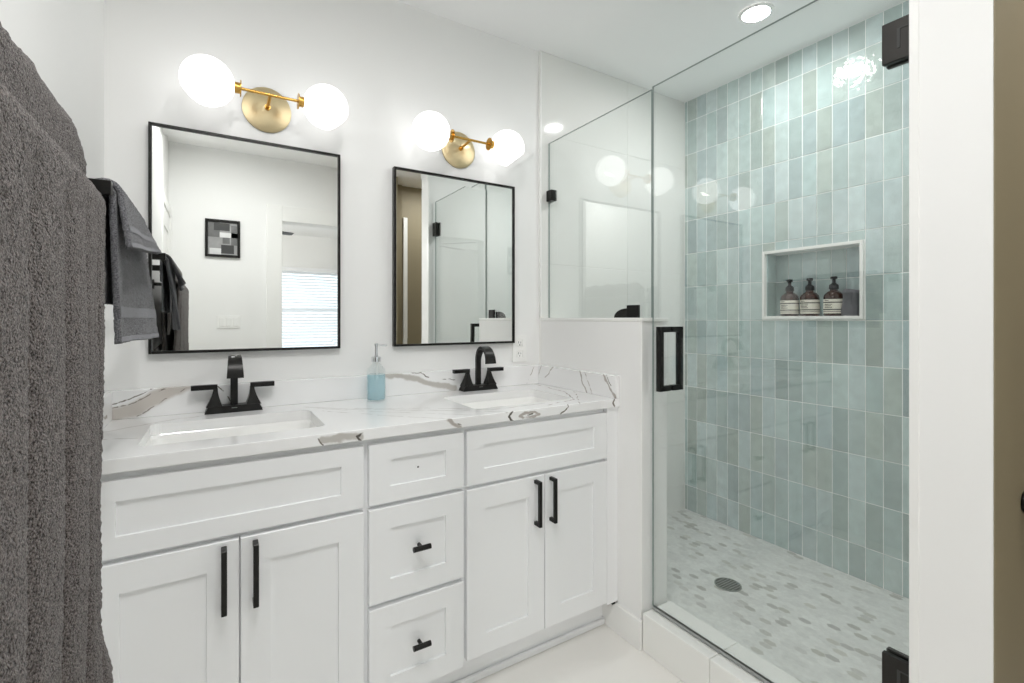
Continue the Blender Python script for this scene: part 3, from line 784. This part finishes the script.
# ------------------------------------------------------------------ niche contents
NZ = NZ0+.0143
def make_bottle(y, label):
    x = XT+.036
    t = thing('pump_bottle', label, 'pump bottle', (x, y, NZ), 'amber pump bottles in the niche')
    MB().lathe([(0, 0), (.034, 0), (.0365, .004), (.0365, .075), (.034, .085), (.024, .096), (.0145, .101), (.0135, .108)], (x, y, NZ), n=36).obj('bottle', 'amber', t, 50)
    b = MB(); b.lathe([(.0369, .010), (.0369, .067)], (x, y, NZ), n=36); lb = b.obj('label', 'label', t, 60)
    b = MB()
    for z0, z1 in ((.0235, .0275), (.052, .056)): b.lathe([(.0371, z0), (.0371, z1)], (x, y, NZ), n=36)
    b.lathe([(.0371, .0165), (.0371, .0185)], (x, y, NZ), n=36)
    b.obj('label_print', 'ink', lb, 60)
    # two rows of tiny block text on the side facing the room
    b = MB()
    for z_, n_ in ((.0615, 4), (.046, 7), (.040, 6), (.034, 7)):
        for k in range(n_):
            a = PI+(-.5+.12*k)
            b.box(x+.0374*math.cos(a)-.0004, x+.0374*math.cos(a)+.0004, y+.0374*math.sin(a)-.0016, y+.0374*math.sin(a)+.0016, NZ+z_-.0012, NZ+z_+.0012)
    b.obj('label_text', 'ink', lb)
    b = MB(); b.lathe([(0, .107), (.0165, .107), (.0175, .110), (.0165, .124), (.009, .130), (.0065, .132), (.0065, .146), (.012, .148), (.012, .157), (0, .159)], (x, y, NZ), n=28)
    b.cyl((x, y, NZ+.153), (x-.028, y-.004, NZ+.151), .0048, .004, 14)
    b.obj('pump', 'pump', t, 40)
    t.scale = (1.08, 1.08, 1.12)
    return t
B0 = make_bottle(-.591, 'amber pump bottle with cream label, leftmost of three in niche')
dup(B0, (XT+.036, -.683, NZ), 'amber pump bottle with cream label, middle of three in niche')
dup(B0, (XT+.036, -.785, NZ), 'amber pump bottle with cream label, beside the dark washcloth in niche')
t = thing('folded_washcloth', 'dark grey folded washcloth standing at right end of the niche', 'washcloth', (XT+.04, -.867, NZ))
b = MB(); rings = []
for k in range(13):
    u = k/12; zz = NZ+.116*u; hw_ = .033-.003*u+.0015*math.sin(9*u); hd = .026+.002*math.sin(7*u)
    if k == 12: hw_ -= .006; hd -= .006
    rings.append([(XT+.034+px-.0, -.858+py+.004*(1-u), zz+.004*math.sin(py*60)) for px, py, _ in rrect(0, 0, hd, hw_, .018, 0, 5)])
b.loft(rings); b.obj('cloth', 'towel2', t, 60)
b = MB()
for k in range(3):
    b.box(XT+.034-.0275, XT+.034-.0255, -.858-.028+.02*k, -.858-.026+.02*k, NZ+.004, NZ+.10)
b.obj('fold_edge', 'towel2', t)

# ------------------------------------------------------------------ towels on the left wall
def fuzz(v, k=.0018, sc_=170):
    n_ = noise.noise(v*sc_)
    return n_*k
def drape(name, m, par, bx_, bz, r, y0, y1, front, back, ns, ny, fn, th=.006, fz=.0016, solid=True):
    """cloth over a bar along Y at (bx_, bz): back side, over the top, front side; fn(u_front 0..1, v 0..1) adds (dx, dy, dz)"""
    arc = PI*r; tot = back+arc+front
    b = MB()
    def pos(u, v):
        s = u*tot; y_ = y0+(y1-y0)*v
        if s < back: x_, z_ = bx_-r, bz-(back-s); nx, nz = -1, 0; uf = 0
        elif s < back+arc:
            a = PI-(s-back)/r; x_, z_ = bx_+r*math.cos(a), bz+r*math.sin(a); nx, nz = math.cos(a), math.sin(a); uf = 0
        else: x_, z_ = bx_+r, bz-(s-back-arc); nx, nz = 1, 0; uf = (s-back-arc)/front
        arcu = max(0, min(1, (s-back)/arc))
        dx, dy, dz_ = fn(uf, v, arcu)
        p = Vector((x_+dx, y_+dy, z_+dz_)); f_ = fuzz(p, fz)
        return p+Vector((nx*f_, 0, nz*f_))
    b.grid(pos, ns, ny)
    o = b.obj(name, m, par, 180)
    if solid:
        md = o.modifiers.new('thickness', 'SOLIDIFY'); md.thickness = th; md.offset = 0
    return o

tb = thing('towel_bar', 'black square towel bar carrying the hand towel on left wall', 'towel bar', (XL, -.55, 1.40))
b = MB(); b.box(-.170, -.160, -.785, -.30, 1.392, 1.402, .001, 1); b.obj('bar', 'black', tb)
for y_ in (-.79, -.305):
    b = MB(); b.box(XL+.001, -.150, y_-.009, y_+.009, 1.393, 1.417, .0015, 2); b.box(XL+.0005, XL+.008, y_-.022, y_+.022, 1.375, 1.42, .0015, 2); b.obj('bracket', 'black', tb)
tb2 = thing('towel_bar', 'towel bar hidden under the big bath towel on left wall', 'towel bar', (XL, -1.3, 1.34))
b = MB(); b.cyl((-.18, -1.62, 1.345), (-.18, -.95, 1.345), .008, n=20); b.obj('bar', 'black', tb2, 40)
for y_ in (-1.6, -.97):
    b = MB(); b.cyl((XL+.001, y_, 1.345), (-.18, y_, 1.345), .008, n=20); b.cyl((XL+.0005, y_, 1.345), (XL+.006, y_, 1.345), .022, n=28); b.obj('bracket', 'black', tb2, 40)

ht = thing('hand_towel', 'slate grey hand towel draped over the black bar beside the mirror', 'towel', (-.165, -.6, 1.14))
def f_ht(u, v, a):
    w = .005*math.sin(v*10+1.0)*u+.003*math.sin(v*19+u*2)*u
    if a <= 0: return (.006, -.030*(1-v), 0)
    k = 1-min(1, a)
    return (w+.003*u+.036*u*v**1.4+.006*k, -.030*(1-v)*k-.015*u*(1-v)-.08*u*v, 0)
drape('cloth', 'towel2', ht, -.165, 1.400, .0115, -.765, -.375, .262, .190, 120, 90, f_ht, .009)
def band(name, par, bx_, bz, r, y0, y1, z0, z1, front, fn, m='band'):
    b = MB()
    def pos(u, v):
        z_ = z0+(z1-z0)*u; uf = (bz-z_)/front; dx, dy, dz_ = fn(uf, v, 1)
        return Vector((bx_+r+.0055+dx, y0+(y1-y0)*v+dy, z_+dz_+.0006*math.sin(u*40)))
    b.grid(pos, 10, 60); o = b.obj(name, m, par, 180)
    return o
band('woven_band', ht, -.165, 1.400, .0115, -.765, -.375, 1.184, 1.204, .262, f_ht)
band('hem', ht, -.165, 1.400, .0115, -.765, -.375, 1.140, 1.149, .262, f_ht)
wc = thing('washcloth', 'small grey washcloth laid over the hand towel on the bar', 'towel', (-.15, -.6, 1.30))
def f_wc(u, v, a):
    return (.016*u+.020*u*v+.004*math.sin(v*9)*u, -.03*u*(1-v)-.09*u*v, .022*u*v)
drape('cloth', 'towel2', wc, -.165, 1.404, .0215, -.755, -.43, .098, .08, 60, 80, f_wc, .009)
band('woven_band', wc, -.165, 1.404, .0215, -.755, -.43, 1.336, 1.348, .098, f_wc)
band('hem', wc, -.165, 1.404, .0215, -.755, -.43, 1.308, 1.316, .098, f_wc)

bt = thing('bath_towel', 'large taupe grey bath towel hanging at the left edge', 'towel', (-.18, -1.25, .62))
def ridge(y_, c, w): return math.exp(-((y_-c)/w)**2)
CREASE = ((-1.02, .016, .010), (-1.085, .022, .012), (-.965, .012, .008), (-1.17, .03, .012), (-1.28, .03, .012), (-1.42, .04, .012))
def f_bt(u, v, a):
    y_ = -1.64+(-.935+1.64)*v
    s = min(1, u*1.6)**.8
    w = -.004*s
    for c, wd, am in CREASE:                     # hanging folds: sharp valleys that drift and deepen downwards
        w -= s*am*ridge(y_, c+.035*u*math.sin(c*40)+.012, wd*.5)*2.0
        w += s*am*.6*ridge(y_, c-.035+.03*u*math.sin(c*40), wd)
    w += .005*s*math.sin((y_+.9)*57+u*2.6+.5)
    bulge = .014*math.exp(-((u-.93)/.08)**2)*ridge(y_, -.95, .06)
    rnd = -.022*max(0, (v-.955)/.045)**2*(.3+.7*s)
    sag = -.010*max(0, (v-.9)/.1)**2*math.sin(PI*min(1, a))
    return (w+bulge+rnd, .010*math.sin(u*5)*v+.02*u*v, sag)
drape('front_fold', 'towel', bt, -.168, 1.342, .030, -1.64, -.935, .735, .60, 300, 300, f_bt, .010, .0028)
def f_bt2(u, v, a):
    y_ = -1.64+.74*v
    n_ = .010*math.sin(y_*38)*math.sin(PI*a)
    droop = -.03*max(0, (v-.88)/.12)**2
    return (-.012*u, 0, n_*.6+droop-.016*ridge(y_, -1.10, .010)*math.sin(PI*a))
drape('back_fold', 'towel', bt, -.200, 1.440, .030, -1.64, -.895, .30, .45, 130, 230, f_bt2, .010, .0028)

# ------------------------------------------------------------------ small wall items
t = thing('outlet', 'white duplex outlet plate below the right mirror corner', 'outlet', (1.185, 0, .985))
MB().box(1.146, 1.220, -.006, -.0005, .985, 1.108, .002, 2).obj('plate', 'plastic', t)
for zc in (1.072, 1.022): MB().box(1.168, 1.198, -.0075, -.0055, zc-.017, zc+.017, .004, 2).obj('socket', 'plastic', t)
for zc in (1.072, 1.022):
    b = MB(); b.box(1.176, 1.178, -.0082, -.0074, zc-.002, zc+.008); b.box(1.188, 1.190, -.0082, -.0074, zc-.002, zc+.006); b.cyl((1.183, -.0074, zc-.009), (1.183, -.0082, zc-.009), .0025, n=12)
    b.obj('slot_set', 'slot', t)
t = thing('picture', 'small black framed grey picture on the rear wall, seen in left mirror', 'picture', (.05, YB, 1.640))
px0, px1, pz0, pz1 = -.062, .161, 1.640, 1.916; fw = .018; yf = YB+.022
b = MB(); b.box(px0, px0+fw, YB+.001, yf, pz0, pz1, .002, 1); b.box(px1-fw, px1, YB+.001, yf, pz0, pz1, .002, 1); b.box(px0+fw, px1-fw, YB+.001, yf, pz0, pz0+fw, .002, 1); b.box(px0+fw, px1-fw, YB+.001, yf, pz1-fw, pz1, .002, 1); b.obj('frame', 'black', t)
for nm, c in (('g1', 150), ('g2', 60), ('g3', 215), ('g4', 105)): M[nm] = mat('print_'+nm, (c, c, c), .5, nscale=20, var=.25)
b = MB(); ya = YB+.010
def card(x0, x1, z0, z1, mi, k): b.box(px0+x0*.914, px0+x1*.914, ya, ya+.0006*k, pz0+z0*.914, pz0+z1*.914, mi=mi)
card(.02, .224, .02, .282, 0, 1); card(.02, .10, .16, .282, 3, 2); card(.06, .17, .215, .275, 1, 3); card(.10, .224, .16, .20, 2, 2); card(.03, .11, .02, .07, 2, 2); card(.11, .20, .03, .10, 1, 2); card(.12, .17, .11, .16, 3, 3); card(.18, .224, .10, .26, 3, 2)
b.obj('print', ['g1', 'g2', 'g3', 'g4'], t)
t = thing('light_switch', 'white three-gang rocker switch plate on rear wall, seen in mirror', 'light switch', (.087, YB, 1.112))
MB().box(.012, .162, YB+.0005, YB+.006, 1.112, 1.206, .002, 2).obj('plate', 'plastic', t)
for k in range(3):
    xc = .042+.045*k; MB().box(xc-.016, xc+.016, YB+.006, YB+.010, 1.128, 1.190, .0015, 1).obj('rocker', 'trim', t)
t = thing('robe_hook', 'round black wall hook on the shade-toned wall at right edge', 'hook', (1.492, YA, .785))
MB().lathe([(0, .0003), (.021, .0003), (.0235, .003), (.0235, .012), (.020, .017), (0, .018)], (1.492, YA, .785), dirv=(0, -1, 0), n=32).obj('rosette', 'black', t, 40)
b = MB(); b.cyl((1.492, YA-.017, .785), (1.505, YA-.045, .79), .007, .009, 18); b.obj('peg', 'black', t, 40)
